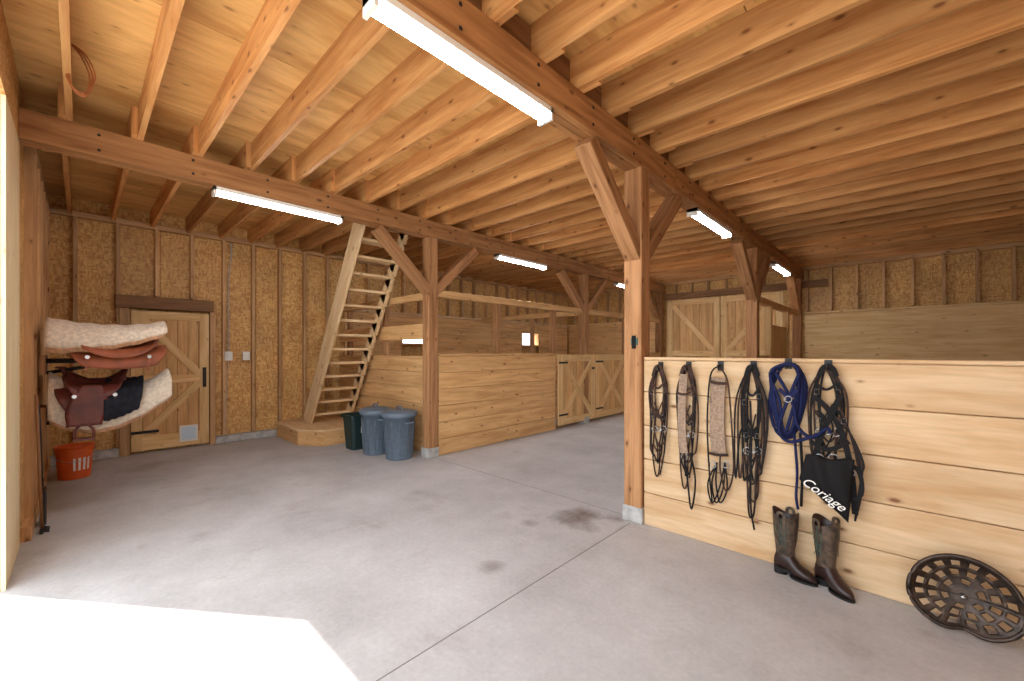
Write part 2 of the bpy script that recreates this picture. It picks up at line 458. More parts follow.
# ------------------------------------------------------------ front partition
b=MB(); yf=PY[0]-.06
zs=[0,.27,.55,.83,1.11,1.375]
for a,c in zip(zs,zs[1:]): b.box(XB+.095,XR-.02,yf,yf+.04,a+.002,c-.003,M_pine)
b.box(XB+.095,XR-.02,yf-.004,yf+.06,1.376,1.40,M_pine)
for x in (-1.5,-.2,1.1): b.box(x,x+.09,yf+.04,yf+.08,0,1.37,M_pine)
b.make('stall_partition',.004)

# ------------------------------------------------------------ left stalls
def boards(b,y0,y1,z1,x,mat,n=6,th=.035):
    h=z1/n
    for i in range(n): b.box(x-th/2,x+th/2,y0,y1,i*h+.002,(i+1)*h-.003,mat)
b=MB()
boards(b,PY[0]+.10,6.05,1.38,XA+.045,M_pineo,6)
b.box(XA-.03,XA+.09,PY[0]+.10,6.05,1.38,1.41,M_pineo)
boards(b,8.75,PY[2]-.10,1.38,XA+.045,M_pineo,6)
b.box(XA-.03,XA+.09,8.75,PY[2]-.10,1.38,1.41,M_pineo)
for yy in (4.55,6.0,8.70): b.box(XA-.05,XA+.04,yy,yy+.09,0 if yy>5 else 1.41,2.20,M_post)
b.box(XA-.05,XA+.05,PY[0]+.08,PY[1]-.08,2.20,2.30,M_pineo)
b.box(XA-.05,XA+.05,PY[1]+.08,PY[2]-.08,2.20,2.30,M_pineo)
b.make('stall_front',.004)
b=MB(); h=.23
for i in range(6): b.box(XL+.16,XA-.095,PY[0]+.06,PY[0]+.095,i*h+.002,(i+1)*h-.003,M_pineo)
b.box(XL+.16,XA-.095,PY[0]+.06,PY[0]+.095,1.62,1.84,M_pineo)
b.box(XL+.16,XA-.095,PY[0]+.04,PY[0]+.12,2.18,2.28,M_pineo)
for x in (-7.5,-6.2): b.box(x,x+.09,PY[0]+.095,PY[0]+.17,0,2.18,M_post)
b.make('stall_divider',.004)
b=MB()
for i in range(6): b.box(XL+.16,XA-.095,PY[1]-.02,PY[1]+.02,i*h+.002,(i+1)*h-.003,M_pineo)
b.box(XL+.16,XA-.095,PY[1]-.04,PY[1]+.04,2.18,2.28,M_pineo)
b.box(-6.2,-6.11,PY[1]+.02,PY[1]+.08,0,2.18,M_post)
b.make('stall_divider',.004)

def stall_door(name,x,y0,y1,z1,side=1):
    b=MB(); t=.02; xs=x
    n=8; w=(y1-y0)/n
    for i in range(n): b.box(xs-t/2,xs+t/2,y0+i*w+.002,y0+(i+1)*w-.002,.06,z1,M_pineo)
    f=xs+side*(t/2+.012); fw=.13
    def fb(ya,yb,za,zb): b.box(f-.012,f+.012,ya,yb,za,zb,M_pine2)
    fb(y0,y0+fw,.06,z1); fb(y1-fw,y1,.06,z1); fb(y0+fw,y1-fw,z1-fw,z1); fb(y0+fw,y1-fw,.06,.06+fw)
    b.beam((f,y0+fw,.06+fw),(f,y1-fw,z1-fw),.022,.11,M_pine2,up=(0,0,1))
    b.beam((f+.004*side,y0+fw,z1-fw),(f+.004*side,y1-fw,.06+fw),.022,.11,M_pine2,up=(0,0,1))
    g=f+side*.014
    for zz in (.25,z1-.15): b.box(g-.004,g+.004,y0,y0+.28,zz-.018,zz+.018,M_iron)
    b.box(g-.006,g+.012,y1-.12,y1-.03,z1-.3,z1-.26,M_iron)
    return b.make(name,.003)
stall_door('stall_door',XA+.05,6.12,7.35,1.38); stall_door('stall_door',XA+.05,7.38,8.66,1.38)

b=MB()
for i in range(5): b.box(XB-.02,XB+.02,PY[1]+.10,8.0,i*.276,(i+1)*.276-.004,M_pineo)
b.box(XB-.05,XB+.05,PY[1]+.08,PY[2]-.08,2.20,2.30,M_pineo)
for yy in (8.0,9.4): b.box(XB-.05,XB+.05,yy,yy+.09,0,2.20,M_pine2)
for i in range(7): b.box(XB-.02,XB+.02,8.1+i*.185,8.1+(i+1)*.185-.005,.06,1.9,M_pine2)
b.box(XB-.045,XB-.02,8.1,9.39,1.77,1.9,M_pine2)
b.box(XB-.045,XB-.02,8.1,9.39,.06,.19,M_pine2)
b.beam((XB-.033,8.1,.2),(XB-.033,9.39,1.77),.024,.12,M_pine2,up=(0,0,1))
b.make('stall_front',.003)
b=MB()
for i in range(5): b.box(XB+.09,XR-.14,PY[1]-.02,PY[1]+.02,i*.27,(i+1)*.27-.004,M_pine)
b.make('stall_divider',.003)

# far double door in the aisle
b=MB(); yy=YF-.05; xx=XA+.15
for d in range(2):
    x0=xx+d*1.32; x1=x0+1.30
    for i in range(8): b.box(x0+i*.1625,x0+(i+1)*.1625-.004,yy-.01,yy+.02,.04,2.78,M_pineo)
    f=yy-.025
    for (a,c,e,g) in ((x0,x0+.14,.04,2.78),(x1-.14,x1,.04,2.78),(x0+.14,x1-.14,2.64,2.78),(x0+.14,x1-.14,1.32,1.46),(x0+.14,x1-.14,.04,.18)):
        b.box(a,c,f-.013,f+.013,e,g,M_pine2)
    if d==0:
        b.beam((x0+.14,f,2.64),(x1-.14,f,1.46),.024,.12,M_pine2); b.beam((x1-.14,f,1.32),(x0+.14,f,.18),.024,.12,M_pine2)
    else:
        b.beam((x1-.14,f,2.64),(x0+.14,f,1.46),.024,.12,M_pine2); b.beam((x0+.14,f,1.32),(x1-.14,f,.18),.024,.12,M_pine2)
b.make('door_2',.003)

# ------------------------------------------------------------ man door
b=MB(); x=XL+.06
n=7; w=(DY1-DY0)/n
for i in range(n): b.box(x-.02,x+.02,DY0+i*w+.002,DY0+(i+1)*w-.002,.04,DZ,M_pineo)
f=x+.034; fw=.115
def fb(ya,yb,za,zb): b.box(f-.013,f+.013,ya,yb,za,zb,M_pine2)
fb(DY0,DY0+fw,.04,DZ); fb(DY1-fw,DY1,.04,DZ); fb(DY0+fw,DY1-fw,DZ-fw,DZ); fb(DY0+fw,DY1-fw,.04,.04+.2); fb(DY0+fw,DY1-fw,.98,.98+fw)
b.beam((f,DY0+fw,DZ-fw),(f,DY1-fw,1.095),.024,.1,M_pine2)
b.beam((f,DY1-fw,.98),(f,DY0+fw,.24),.024,.1,M_pine2)
g=f+.016
for zz in (.3,1.72): b.box(g-.003,g+.004,DY0,DY0+.3,zz-.02,zz+.02,M_iron)
b.box(g,g+.05,DY1-.07,DY1-.045,.95,1.15,M_iron); b.box(g-.003,g+.006,DY1-.08,DY1-.035,.9,1.2,M_iron)
b.box(f+.013,f+.028,DY1-.36,DY1-.14,.10,.34,M_white); b.box(f+.028,f+.032,DY1-.335,DY1-.165,.125,.315,M_glass)
b.make('door_1',.003)
b=MB()
b.box(XL+.02,XL+.13,DY0-.12,DY0-.01,0,2.05,M_stud); b.box(XL+.02,XL+.13,DY1+.01,DY1+.08,0,2.05,M_stud)
b.box(XL+.02,XL+.17,DY0-.16,DY1+.05,2.05,2.22,M_dark)
b.make('trim_1',.005)
for yy in (1.62,1.86):
    b=MB(); b.box(XL+.10,XL+.15,yy-.05,yy+.05,1.30,1.44,M_white); b.box(XL+.15,XL+.155,yy-.02,yy+.02,1.33,1.41,M_wht2)
    b.box(XL+.0,XL+.10,yy-.03,yy+.03,1.32,1.42,M_stud)
    b.make('electrical_outlet',.004)
b=MB(); b.tube([(XL+.115,1.62,1.445),(XL+.115,1.62,2.6),(XL+.115,1.66,3.0),(XL+.115,1.66,3.18)],.009,M_conc2)
b.tube(smooth([(XL+.115,1.62,1.295),(XL+.115,1.60,.9),(XL+.115,1.58,.4),(XL+.115,1.6,.12)]),.005,M_conc2)
b.make('electrical_conduit')
# cord looped over a nail in the joist by the doorway
b=MB(); cx=-3.86
for k in range(3):
    o=.012*k
    b.tube(smooth([(cx,-.05,3.42),(cx+o,.0+o,3.36),(cx+o,.04+o,3.24),(cx,.02,3.13-o),(cx-o,-.04,3.15),(cx-o,-.06-o*.5,3.28),(cx,-.055,3.42)],6),.005,M_cord)
b.make('extension_cord')

# ------------------------------------------------------------ fluorescent lights
for X,yc in ((XA,1.47),(XA,5.2),(XA,8.95),(XB,1.47),(XB,5.2),(XB,8.95)):
    b=MB(); L=.61
    b.box(X-.055,X+.055,yc-L,yc+L,ZB0-.035,ZB0-.001,M_white)
    rings=[]
    for yy in (yc-L+.02,yc+L-.02):
        rings.append([(X+.045*math.cos(math.pi+math.pi*j/10),yy,ZB0-.036+.04*math.sin(math.pi+math.pi*j/10)) for j in range(11)])
    b.loft(rings,M_tube,True,True)
    for yy in (yc-L,yc+L-.02): b.box(X-.055,X+.055,yy,yy+.02,ZB0-.08,ZB0-.001,M_white)
    b.make('fluorescent_light')

# ------------------------------------------------------------ staircase
st=empty('staircase',(-6.3,3.0,0))
b=MB(); ys0,ys1=2.62,3.28
P0=Vector((-7.25,0,.25)); P1=Vector((-5.30,0,3.30))
nstep=14
b.beam((P0.x,ys0,P0.z),(P1.x,ys0,P1.z),.04,.30,M_stair,up=(-1,0,0))
b.beam((P0.x+.03,ys1,P0.z-.0),(P1.x+.03,ys1,P1.z),.04,.15,M_stair,up=(-1,0,0))
rise=(P1.z-P0.z)/nstep; run=(P1.x-P0.x)/nstep
for i in range(nstep):
    z=P0.z+rise*(i+1)-.06; x=P0.x+run*(i+.55)
    b.box(x-.11,x+.09,ys0+.02,ys1+.05,z-.038,z,M_stair)
    k=len(b.v); w=.02
    tri=[(x-.09,z-.038),(x+.16,z-.038),(x+.06,z-.038-rise*.9)]
    for yy in (ys1-w,ys1+w):
        for p in tri: b.v.append(Vector((p[0],yy,p[1])))
    for q in ((0,1,2),(5,4,3),(0,3,4,1),(1,4,5,2),(2,5,3,0)):
        b.face([k+a for a in q],[(0,0)]*len(q),M_stair,.5)
b.make('stringers_and_treads',.003,parent=st)
b=MB()
def prism(b,poly,z0,z1,mat):
    k=len(b.v); n=len(poly)
    for z in (z0,z1):
        for p in poly: b.v.append(Vector((p[0],p[1],z)))
    b.face([k+i for i in reversed(range(n))],[poly[i] for i in reversed(range(n))],mat,.5)
    b.face([k+n+i for i in range(n)],[p for p in poly],mat,.5)
    for i in range(n):
        j=(i+1)%n; b.face([k+i,k+j,k+n+j,k+n+i],[(0,z0),(.8,z0),(.8,z1),(0,z1)],mat,.4)
pl=[(-7.74,2.30),(-6.75,2.30),(-6.40,2.55),(-6.40,3.30),(-7.74,3.30)]
prism(b,pl,0,.22,M_pineo)
pl2=[(-7.74,2.28),(-6.74,2.28),(-6.37,2.54),(-6.37,3.32),(-7.74,3.32)]
prism(b,pl2,.22,.25,M_stair)
b.make('landing',.003,parent=st)

# ------------------------------------------------------------ bins
def trash(name,x,y,r=.215,h=.60):
    b=MB(); c=(x,y,0)
    b.lathe([(.02,.012),(r*.80,.0),(r*.82,.02),(r*.97,h-.05),(r*1.0,h-.05),(r*1.06,h-.03),(r*1.06,h)],c,M_bin,36)
    for j in range(12):
        a=2*math.pi*j/12
        b.tube([(x+math.cos(a)*r*.83,y+math.sin(a)*r*.83,.05),(x+math.cos(a)*r*.96,y+math.sin(a)*r*.96,h-.1)],.006,M_bin,n=6)
    b.lathe([(r*1.12,h-.02),(r*1.13,h+.02),(r*1.05,h+.03),(r*.95,h+.03),(r*.85,h+.045),(r*.4,h+.055),(.004,h+.06)],c,M_bin,36)
    b.tube(smooth([(x-.07,y,h+.05),(x-.05,y,h+.09),(x+.05,y,h+.09),(x+.07,y,h+.05)],5),.012,M_bin)
    for sg in (-1,1):
        b.tube(smooth([(x+sg*r*1.02,y-.06,h-.1),(x+sg*(r*1.02+.05),y-.045,h-.1),(x+sg*(r*1.02+.05),y+.045,h-.1),(x+sg*r*1.02,y+.06,h-.1)],5),.012,M_bin)
    return b.make(name,fixn=True)
trash('trash_bin',-4.99,3.0); trash('trash_bin',-5.46,2.90,.20,.60)
b=MB()
def rr(cx,cy,a,c,z,r=.05,n=5):
    o=[]
    for qx,qy,s0 in ((1,1,0),(-1,1,90),(-1,-1,180),(1,-1,270)):
        for i in range(n+1):
            an=math.radians(s0+90*i/n); o.append((cx+qx*(a-r)+r*math.cos(an),cy+qy*(c-r)+r*math.sin(an),z))
    return o
def rr2(cx,cy,a,c,z,r=.05,n=5):
    o=[]
    for qx,qy,s0 in ((1,1,0),(-1,1,90),(-1,-1,180),(1,-1,270)):
        for i in range(n+1):
            an=math.radians(s0+90*i/n); o.append((cx+qx*(a-r)+r*math.cos(an),cy+qy*(c-r)+r*math.sin(an),z))
    return o
cx,cy=-5.94,2.90
b.loft([rr2(cx,cy,.13,.17,0),rr2(cx,cy,.17,.2,.47),rr2(cx,cy,.19,.225,.47),rr2(cx,cy,.19,.225,.51),rr2(cx,cy,.16,.19,.51),rr2(cx,cy,.12,.16,.02)],M_green,True,False)
b.box(cx+.16,cx+.172,cy-.06,cy+.06,.25,.34,M_white)
b.make('recycling_box')

# ------------------------------------------------------------ saddles on wall racks
def drape(b,x,y0,y1,top,a,drop,mat,sag=.03,bot=None,n=24,m=24,skew=0,ends=0,wav=.005):
    """sheet hung over the rack: ends>0 rounds the lower corners of each flap"""
    def fn(u,v):
        s=2*v-1; e=(2*u-1)
        sh=1-ends*abs(s)**3
        y=(y0+y1)/2+(y1-y0)/2*e*sh
        zt=top+sag*e*e*1.5
        dr=drop*(1+(bot(u) if bot else 0))
        xx=x+a*math.sin(min(1,abs(s)*1.15)*math.pi/2)*(1 if s>=0 else -1)
        zz=zt-dr*(abs(s)**1.7)+wav*math.sin(u*31+v*7)
        return (xx,y-skew*abs(s),zz)
    b.grid(fn,n,m,mat)
RX=-5.65
b=MB()
for z in (1.36,.90):
    b.tube([(RX-.12,YN+.09,z),(RX-.12,.42,z)],.02,M_iron); b.tube([(RX+.12,YN+.09,z),(RX+.12,.42,z)],.02,M_iron)
    b.box(RX-.16,RX+.16,YN+.06,YN+.10,z-.12,z+.05,M_post); b.tube([(RX-.12,.42,z),(RX+.12,.42,z)],.02,M_iron)
    b.tube([(RX,YN+.10,z-.11),(RX,.30,z-.005)],.016,M_iron)
b.make('saddle_rack')

def saddle(z,leather,y0=-.15,y1=.5,fend=True,a=.21,drop=.20,rise=.10):
    """western saddle: rounded skirt, seat jockey, swept seat, swell + horn, cantle, fender and stirrup"""
    e=empty('western_saddle',(RX,.15,z))
    L=y1-y0
    b=MB(); drape(b,RX,y0-.03,y1+.03,z+.05,a,drop,leather,sag=.02,ends=.28,wav=0); b.make('skirt',parent=e,solid=.014)
    b=MB(); drape(b,RX,y0+.04,y1-.06,z+.075,a+.02,drop*.62,leather,sag=.03,ends=.35,wav=0); b.make('seat_jockey',parent=e,solid=.012)
    b=MB()
    def seat(u,v):
        y=y0+.08+(L-.12)*u; s=2*v-1
        zt=z+.10+rise*max(0,(u-.55)/.45)**2+.06*max(0,(.3-u)/.3)
        w=.13+.07*u
        return (RX+w*s,y,zt-.09*s*s)
    b.grid(seat,16,12,leather)
    b.make('seat',parent=e,solid=.022)
    b=MB(); rings=[]
    for i in range(9):
        s=-1+2*i/8; r=.05*(1.1-.5*s*s)
        rings.append([(RX+.18*s,y0+.07+r*math.cos(2*math.pi*j/12),z+.12-.09*s*s+r*math.sin(2*math.pi*j/12)) for j in range(12)])
    b.loft(rings,leather)
    b.tube([(RX,y0+.05,z+.15),(RX,y0+.02,z+.20),(RX,y0+.01,z+.215)],[.022,.017,.02],leather)
    b.lathe([(.004,.0),(.035,.0),(.038,.008),(.03,.016),(.004,.018)],(RX,y0+.01,z+.21),leather,20)
    b.tube(smooth([(RX-.20,y1-.10,z+.05),(RX-.14,y1-.05,z+.08+rise*.7),(RX,y1-.03,z+.10+rise),(RX+.14,y1-.05,z+.08+rise*.7),(RX+.20,y1-.10,z+.05)],5),.018,leather)
    b.make('tree',parent=e)
    b=MB()
    for yy in (y0+.10,y1-.12):
        b.tube([(RX+a*.98,yy,z-.03),(RX+a+.03,yy,z-.035)],.016,M_steel,n=10)
        b.tube([(RX+a+.02,yy,z-.04),(RX+a+.025,yy-.01,z-.17)],0,leather,flat=(.012,.004,(1,0,0)))
    b.make('conchos',parent=e)
    if fend:
        b=MB()
        def fd(u,v):
            w=.06+.075*math.sin(min(1,u*1.1)*math.pi*.75)
            return (RX+a+.012+.03*u,y0+.21+(2*v-1)*w-.05*u,z+.06-.36*u)
        b.grid(fd,12,8,leather)
        b.make('fender',parent=e,solid=.010)
        b=MB(); cy=y0+.16; cz=z-.36; X=RX+a+.04
        b.tube(smooth([(X,cy-.06,cz-.05),(X,cy-.055,cz+.03),(X,cy,cz+.08),(X,cy+.055,cz+.03),(X,cy+.06,cz-.05)],5),.011,leather)
        b.box(X-.035,X+.035,cy-.065,cy+.065,cz-.065,cz-.045,leather)
        b.make('stirrup',parent=e)
    return e
saddle(1.43,M_tan,-.06,.58,fend=False,a=.32,drop=.20,rise=.06)
e=empty('saddle_pad',(RX,.1,1.6))
b=MB(); drape(b,RX,-.22,.60,1.70,.29,.14,M_fleece,sag=.035,bot=lambda u:1.1*(1-u)-.15); b.make('fleece',parent=e,solid=.018)
b=MB(); drape(b,RX,-.21,.59,1.682,.292,.15,M_fleece2,sag=.035,bot=lambda u:1.1*(1-u)-.10); b.make('lining',parent=e,solid=.014)
e=empty('saddle_pad',(RX,.1,1.0))
b=MB(); drape(b,RX,-.20,.64,1.08,.26,.34,M_fleece,sag=.12,bot=lambda u:.22*math.cos(u*3.1)-.02); b.make('fleece',parent=e,solid=.018)
b=MB(); drape(b,RX,-.19,.63,1.065,.262,.35,M_fleece2,sag=.12,bot=lambda u:.22*math.cos(u*3.1)-.0); b.make('lining',parent=e,solid=.012)
saddle(1.08,M_redb,-.14,.34,a=.31,drop=.24,rise=.09)
e=empty('folded_blanket',(RX,.3,1.0))
b=MB(); drape(b,RX,.17,.44,1.17,.35,.34,M_cloth,sag=.01,bot=lambda u:.12-.3*u,skew=.04,ends=.1); b.make('cloth',parent=e,solid=.03)

# bucket
b=MB(); bx,by=-6.90,-.05
b.lathe([(.003,.01),(.128,0),(.132,.01),(.152,.31),(.152,.315),(.164,.315),(.164,.33),(.154,.33),(.156,.345),(.166,.35),(.166,.37),(.150,.37),(.127,.02),(.003,.02)],(bx,by,0),M_orange,36)
rings=[]
for i in range(2):
    z=.1+i*.14; r=.132+.02*z/.31+.0035
    rings.append([(bx+r*math.cos(a),by+r*math.sin(a),z) for a in [math.radians(-20+8*j) for j in range(12)]])
for j in range(11):
    k=len(b.v); b.v+= [Vector(rings[0][j]),Vector(rings[0][j+1]),Vector(rings[1][j+1]),Vector(rings[1][j])]
    if 2<=j<=8 and j%2==0: b.face([k,k+1,k+2,k+3],[(0,0)]*4,M_wht2,.5)
b.tube(smooth([(bx,by-.168,.34),(bx+.08,by-.14,.24),(bx+.15,by,.20),(bx+.08,by+.14,.24),(bx,by+.168,.34)],6),.003,M_steel)
b.make('bucket')

# yard tools standing against the near wall by the doorway
b=MB(); x=-5.02
b.tube([(x,YN+.10,.03),(x-.02,YN+.068,1.10)],.010,M_dark)
b.box(x-.08,x+.08,YN+.09,YN+.11,.0,.03,M_iron)
for k in range(6): b.tube([(x-.07+k*.028,YN+.105,.02),(x-.07+k*.028,YN+.14,.006)],.004,M_iron,n=5)
b.make('garden_rake')
b=MB(); x=-5.22
b.tube([(x,YN+.09,.25),(x-.02,YN+.068,1.0)],.011,M_iron)
def bl(u,v): return (x+(2*v-1)*.09*(1-.25*u*u),YN+.10+.015*math.cos((2*v-1)*1.5),.0+.3*(1-u))
b.grid(bl,6,6,M_iron); b.make('shovel',solid=.004)

# ------------------------------------------------------------ tack on partition
TY=yf-.02
ct,sn=math.cos(math.radians(43.7)),math.sin(math.radians(43.7))
def W(u,v,off=0):
    """survey of the photograph's elevation -> point on the partition face"""
    Y=TY; k=(u-512)/412; d=Y/(k*sn+ct)
    return Vector((d*(k*ct-sn),Y-off,1.45-(v-351)/412*d))
NR=(0,1,0)
def hook(b,u,v):
    p=W(u,v)
    b.tube(smooth([(p.x,yf-.006,p.z+.02),(p.x,yf-.03,p.z+.02),(p.x,yf-.06,p.z-.005),(p.x,yf-.07,p.z+.025)],4),.006,M_iron)
    b.ori((p.x,yf-.005,p.z+.015),[(1,0,0),(0,1,0),(0,0,1)],[.04,.006,.07],M_iron)
def strap(b,pts,w=.016,mat=None,closed=False,off=0,th=.004):
    mat=mat or M_black
    b.tube(smooth([W(u,v,off+.004*random.random()) for u,v in pts],6,closed),0,mat,closed,flat=(w,th,NR))
def rope(b,pts,r=.008,mat=None,closed=False,off=0):
    b.tube(smooth([W(u,v,off) for u,v in pts],6,closed),r,mat or M_black,closed)
def ring(b,u,v,r=.024,mat=None,off=.03):
    c=W(u,v,off); b.tube([(c.x+r*math.cos(a*math.pi/8),c.y,c.z+r*math.sin(a*math.pi/8)) for a in range(16)],.0035,mat or M_steel,True,n=6)
def buckle(b,u,v,off=.04,w=.012,h=.016):
    c=W(u,v,off); b.tube([(c.x-w,c.y,c.z-h),(c.x+w,c.y,c.z-h),(c.x+w,c.y,c.z+h),(c.x-w,c.y,c.z+h)],.003,M_steel,True,n=5)
def bit(b,u,v,w=10,off=.03):
    ring(b,u-w/2,v,off=off); ring(b,u+w/2,v,off=off); b.tube([W(u-w/2,v,off),W(u,v+2,off+.004),W(u+w/2,v,off)],.006,M_steel)
def bridle(u,top,bot,hw,seed,mats,nrein=3):
    """head-stall hung by the crown: cheeks, brow band, nose band, throat latch, bit and limp reins"""
    R=random.Random(seed); b=MB(); hook(b,u,top)
    H=bot-top; j=lambda a: R.uniform(-a,a)
    m0,m1=mats
    strap(b,[(u-hw*.45,top+8),(u-hw*.2,top-1),(u+hw*.25,top-1),(u+hw*.5,top+8)],.026,m0,off=.035)
    for sg in (-1,1):
        strap(b,[(u+sg*hw*.3,top+1),(u+sg*hw*.55,top+H*.12),(u+sg*hw*.5+j(1.5),top+H*.3),(u+sg*hw*.38+j(1.5),top+H*(.5+j(.06)))],.015,m0,off=.02)
        strap(b,[(u+sg*hw*.25,top+1),(u+sg*hw*.7,top+H*.15),(u+sg*hw*.68+j(1.5),top+H*.34),(u+j(3),top+H*.45+j(5))],.010,m1,off=.012)
        buckle(b,u+sg*hw*.55,top+H*.2+j(4)); buckle(b,u+sg*hw*.45,top+H*.42+j(4))
    strap(b,[(u-hw*.6,top+H*.13),(u+j(1),top+H*.18),(u+hw*.6,top+H*.12)],.016,m0,off=.03)
    strap(b,[(u-hw*.5,top+H*.35),(u+j(1),top+H*.44),(u+hw*.5,top+H*.38)],.020,m0,off=.028)
    bit(b,u+j(1),top+H*.54,hw*.8)
    for k in range(nrein):
        a=hw*(.45+.2*k); c=H*(1-.13*k)+j(4); cx=j(hw*.25); wb=hw*(.22+.10*k)
        pts=[(u-hw*.1,top+2),(u-a*.9+j(1),top+H*.18),(u-a+j(1.5),top+H*.42),(u-a*.8+cx+j(1),top+H*.72),(u+cx-wb,top+c-7),(u+cx,top+c),(u+cx+wb,top+c-8),(u+a*.75+cx+j(1.5),top+H*.66),(u+a+j(1.5),top+H*.4),(u+a*.85,top+H*.18)]
        strap(b,pts,.011,m1 if k%2 else m0,True,off=.006+.007*k)
    for sg in (-1,1):
        strap(b,[(u+sg*hw*.4,top+H*.54),(u+sg*hw*.35+j(3),top+H*.7),(u+sg*2+j(2),top+H*(.9+j(.07)))],.010,m1,off=.03)
        strap(b,[(u+sg*hw*.3+j(2),top+H*.3),(u-sg*hw*.3+j(2),top+H*.52),(u+sg*hw*.25+j(2),top+H*.74)],.009,m0,off=.034)
    return b
bridle(660,368,480,11,1,(M_brown,M_black),3).make('bridle')
b=bridle(688,368,490,12,2,(M_brown,M_black),3)
strap(b,[(686,374),(684,400),(684,430),(686,452)],.06,M_girth,False,.036,.014)
strap(b,[(686,452),(689,480),(693,508),(697,480),(692,452)],.012,M_black,False,.03)
strap(b,[(679,392),(686,394),(693,392)],.016,M_brown,False,.046); ring(b,686,456); b.make('bridle')
b=MB(); hook(b,720,368)
strap(b,[(719,378),(718,400),(718,430),(720,455)],.10,M_girth,False,.012,.018)
strap(b,[(720,366),(712,376),(709,420),(711,470),(714,500)],.011,M_black,False,.036)
strap(b,[(720,366),(729,380),(733,420),(735,470),(728,490),(722,470),(722,455)],.011,M_brown,False,.036)
for vv in (381,452): strap(b,[(711,vv),(720,vv+2),(730,vv+2)],.020,M_brown,False,.04)
ring(b,714,464,.022); ring(b,727,464,.022); buckle(b,711,400); buckle(b,733,420)
for du in (0,4,-4): strap(b,[(718,462),(713+du,482),(717+du,502),(724+du,488),(726,462)],.010,M_black,False,.02)
b.make('girth')
b=bridle(753,368,520,13,4,(M_black,M_brown),5)
strap(b,[(752,400),(753,440),(752,500),(756,528)],.012,M_black,False,.04)
b.make('bridle')
b=MB(); hook(b,788,366)
for i in range(5):
    o=i*2; R=random.Random(40+i); q=lambda a: R.uniform(-a,a)
    rope(b,[(788+q(2),364),(777-o*.6+q(2),373),(772+o+q(2),400),(777+o+q(2),426+q(4)),(790+q(2),437-o),(802-o+q(2),420+q(4)),(805-o*.5+q(2),388),(799+q(2),368)],.0105,M_navy,True,.014+.012*i)
rope(b,[(778,372),(794,400),(800,425),(814,436),(828,427),(832,432)],.0105,M_navy,False,.07)
rope(b,[(802,372),(786,410),(782,430),(794,440),(824,431)],.0105,M_navy,False,.08)
strap(b,[(782,388),(792,396),(800,388)],.022,M_navy,False,.085); ring(b,791,398,.02,off=.09)
rope(b,[(795,432),(798,470),(797,495),(799,508)],.008,M_navy,False,.03)
rope(b,[(801,432),(803,470),(802,505)],.008,M_black,False,.03)
b.make('halter_and_lead_rope')
b=bridle(828,368,486,19,6,(M_black,M_brown),4)
strap(b,[(816,396),(832,412),(844,436),(852,470),(856,512)],.030,M_black,False,.045,.012)
strap(b,[(842,394),(832,414),(822,436),(816,462)],.030,M_black,False,.05,.012)
strap(b,[(812,440),(830,448),(850,440)],.026,M_black,False,.055,.010)
for i in range(4): strap(b,[(838,400+i*8),(850,430),(858+i*2,460),(862,490-i*5),(856,518)],.010,M_black if i%2 else M_brown,False,.05+.005*i)
strap(b,[(847,462),(860,470),(862,492),(848,496),(840,480)],.022,M_black,True,.066)
bit(b,828,456,14,off=.07); ring(b,852,470,.02,off=.07); buckle(b,845,420,off=.065)
b.make('bridle')
e=empty('lettered_cloth_bag',W(830,480,.05))
b=MB()
A,B_,C_,D_=W(808,452,.09),W(856,458,.09),W(850,518,.09),W(802,476,.09)
def fab(u,v):
    lo=D_.lerp(C_,u); hi=A.lerp(B_,u); p=lo.lerp(hi,v).copy(); p.y-=.02*math.sin(u*math.pi)*math.sin(v*math.pi)+.008*math.sin(u*14+v*5)
    p.z+=.010*math.sin(u*9)*v
    return p
b.grid(fab,14,10,M_black); b.make('fabric',parent=e,solid=.006)
tx=bpy.data.curves.new('lettering','FONT'); tx.body='Coriage'; tx.size=.075; tx.extrude=.001; tx.shear=.3; tx.align_x='CENTER'; tx.align_y='CENTER'
tx.materials.append(M_wht2)
to=bpy.data.objects.new('lettering',tx); S.collection.objects.link(to); to.parent=e
to.rotation_euler=(math.radians(90),math.radians(33),0); to.location=W(826,489,.128)-e.location
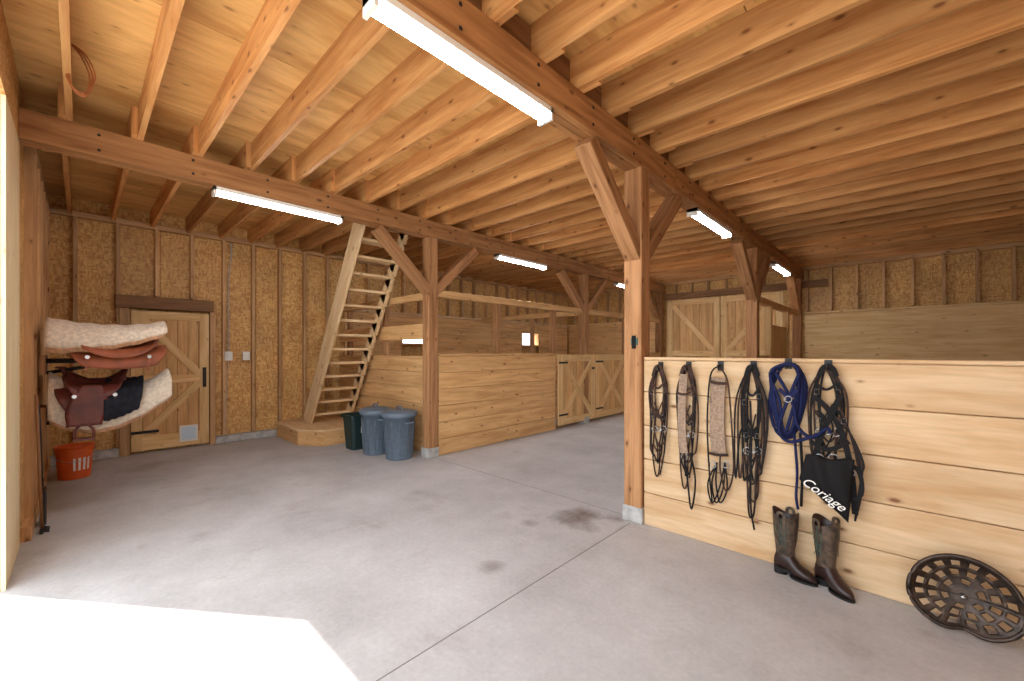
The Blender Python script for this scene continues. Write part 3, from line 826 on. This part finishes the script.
# ------------------------------------------------------------ boots
def boot(x,y,ang,sc=.88):
    b=MB(); n=20
    ca,sa=math.cos(ang),math.sin(ang)
    def tr(f,s,z): return (x+sc*(ca*f-sa*s),y+sc*(sa*f+ca*s),z)
    def hr(cf,z,a,c,tilt=0,scal=0):
        return [tr(cf+a*math.cos(2*math.pi*j/n),c*math.sin(2*math.pi*j/n),z+tilt*math.cos(2*math.pi*j/n)+scal*math.cos(4*math.pi*j/n)) for j in range(n)]
    S_=[(0,.40,.085,.075,0,.022),(0,.34,.082,.07,0,0),(0,.25,.075,.062,0,0),(-.002,.17,.062,.052,0,0),(.0,.125,.060,.045,.01,0),(.02,.10,.080,.043,.025,0)]
    rings=[hr(*q) for q in S_]
    b.loft([hr(0,.30,.07,.06),hr(0,.395,.08,.07,0,.022)]+rings[:1],M_boot2,False)
    b.loft(rings[:5],M_boot1,False)
    for sg in (-1,1):
        for q in (-.03,0,.03):
            b.tube(smooth([tr(q,sg*.069,.19),tr(q*.4+.01,sg*.071,.25),tr(q*1.2,sg*.072,.31),tr(q*.5,sg*.074,.37)],4),.0018,M_teal,n=5)
    F=[(-.068,.028,.05,.11),(-.05,.04,.075,.16),(-.02,.043,.085,.18),(.03,.045,.08,.165),(.06,.046,.06,.125),(.09,.05,.04,.095),(.13,.048,.032,.075),(.165,.036,.026,.06),(.19,.018,.02,.044),(.198,.006,.012,.028)]
    fr=[]
    for f,w,hc,zt in F:
        zb=.03 if f<.04 else .012
        m=(zb+zt)/2; hh=(zt-zb)/2
        fr.append([tr(f,w*math.cos(2*math.pi*j/n),m+hh*math.sin(2*math.pi*j/n)) for j in range(n)])
    b.loft(fr,M_boot2)
    def sol(z0,z1,f0,f1,wf):
        ring=lambda z:[tr((f0+f1)/2+(f1-f0)/2*math.cos(2*math.pi*j/n),wf*math.sin(2*math.pi*j/n)*(1-.15*math.cos(2*math.pi*j/n)),z) for j in range(n)]
        b.loft([ring(z0),ring(z1)],M_iron,True,False)
    sol(.0,.014,.03,.205,.048); sol(0,.045,-.075,.01,.036); sol(.03,.045,-.07,.09,.04)
    for sg in (-1,1): b.tube(smooth([tr(-.02,sg*.076,.34),tr(-.02,sg*.08,.405),tr(.02,sg*.08,.405),tr(.02,sg*.076,.34)],4),0,M_boot1,flat=(.018,.003,(-sa,ca,0)))
    return b.make('cowboy_boot',fixn=True)
boot(-.565,3.165,math.radians(-12)); boot(-.355,3.175,math.radians(-38))

# ------------------------------------------------------------ cast-iron tractor seat
b=MB(); R=.205
nr,na=24,96
def ts(u,v):
    a=v*2*math.pi; r=.006+(R-.006)*u
    sa_=math.sin(a)
    xx=r*math.cos(a)*(1+.06*u*max(0,-sa_)); zz=r*sa_*(1.05 if sa_>0 else .84)
    if sa_<0: zz+= .022*u*u*math.exp(-(xx/.06)**2)
    dp=.07*(u**2.4)*(1.2 if sa_>0 else .6)
    if sa_<0: dp-=.025*math.exp(-(xx/.04)**2)*u
    th=math.radians(14)
    y=-dp*math.cos(th)+zz*math.sin(th); z=zz*math.cos(th)
    return (.215+xx,3.165+y,.180+z)
def sk(i,j):
    if 17<=i<=20: return j%6 in (1,2,3)
    if 11<=i<=14: return j%8 in (2,3,4,5)
    if 6<=i<=8: return j%16 in (2,3,4,5,6,7,8)
    return False
b.grid(ts,nr,na,M_bronze,sk)
b.tube([ts(1,j/60) for j in range(60)],.007,M_bronze,True)
b.lathe([(.004,-.004),(.012,-.004),(.012,.004),(.004,.004)],(.215,3.15,.180),M_steel,12)
b.make('cast_iron_tractor_seat',solid=.007)

b=MB()
b.box(XB-.01,XB+.05,PY[0]-.088,PY[0]-.082,1.50,1.56,M_teal); b.box(XB+.0,XB+.035,PY[0]-.093,PY[0]-.088,1.47,1.58,M_black); b.make('post_tag')

# ------------------------------------------------------------ light
w=bpy.data.worlds.new('World'); S.world=w; w.use_nodes=True
bg=w.node_tree.nodes['Background']; bg.inputs['Color'].default_value=(.84,.92,1,1); bg.inputs['Strength'].default_value=4.4
sl=bpy.data.lights.new('sun','SUN'); sl.energy=9; sl.angle=.009; sl.color=(1,.98,.95)
so=bpy.data.objects.new('sun',sl); S.collection.objects.link(so)
so.rotation_euler=Vector((1.6,1.19,-3.0)).to_track_quat('-Z','Y').to_euler(); so.location=(-6,-6,10)

# ------------------------------------------------------------ camera
cam=bpy.data.cameras.new('camera'); cam.sensor_width=36; cam.lens=36*412/1024; cam.shift_y=10.5/1024; cam.clip_start=.02
co=bpy.data.objects.new('camera',cam); S.collection.objects.link(co)
co.location=(0,0,1.45); co.rotation_euler=(math.radians(90),0,math.radians(43.7))
S.camera=co
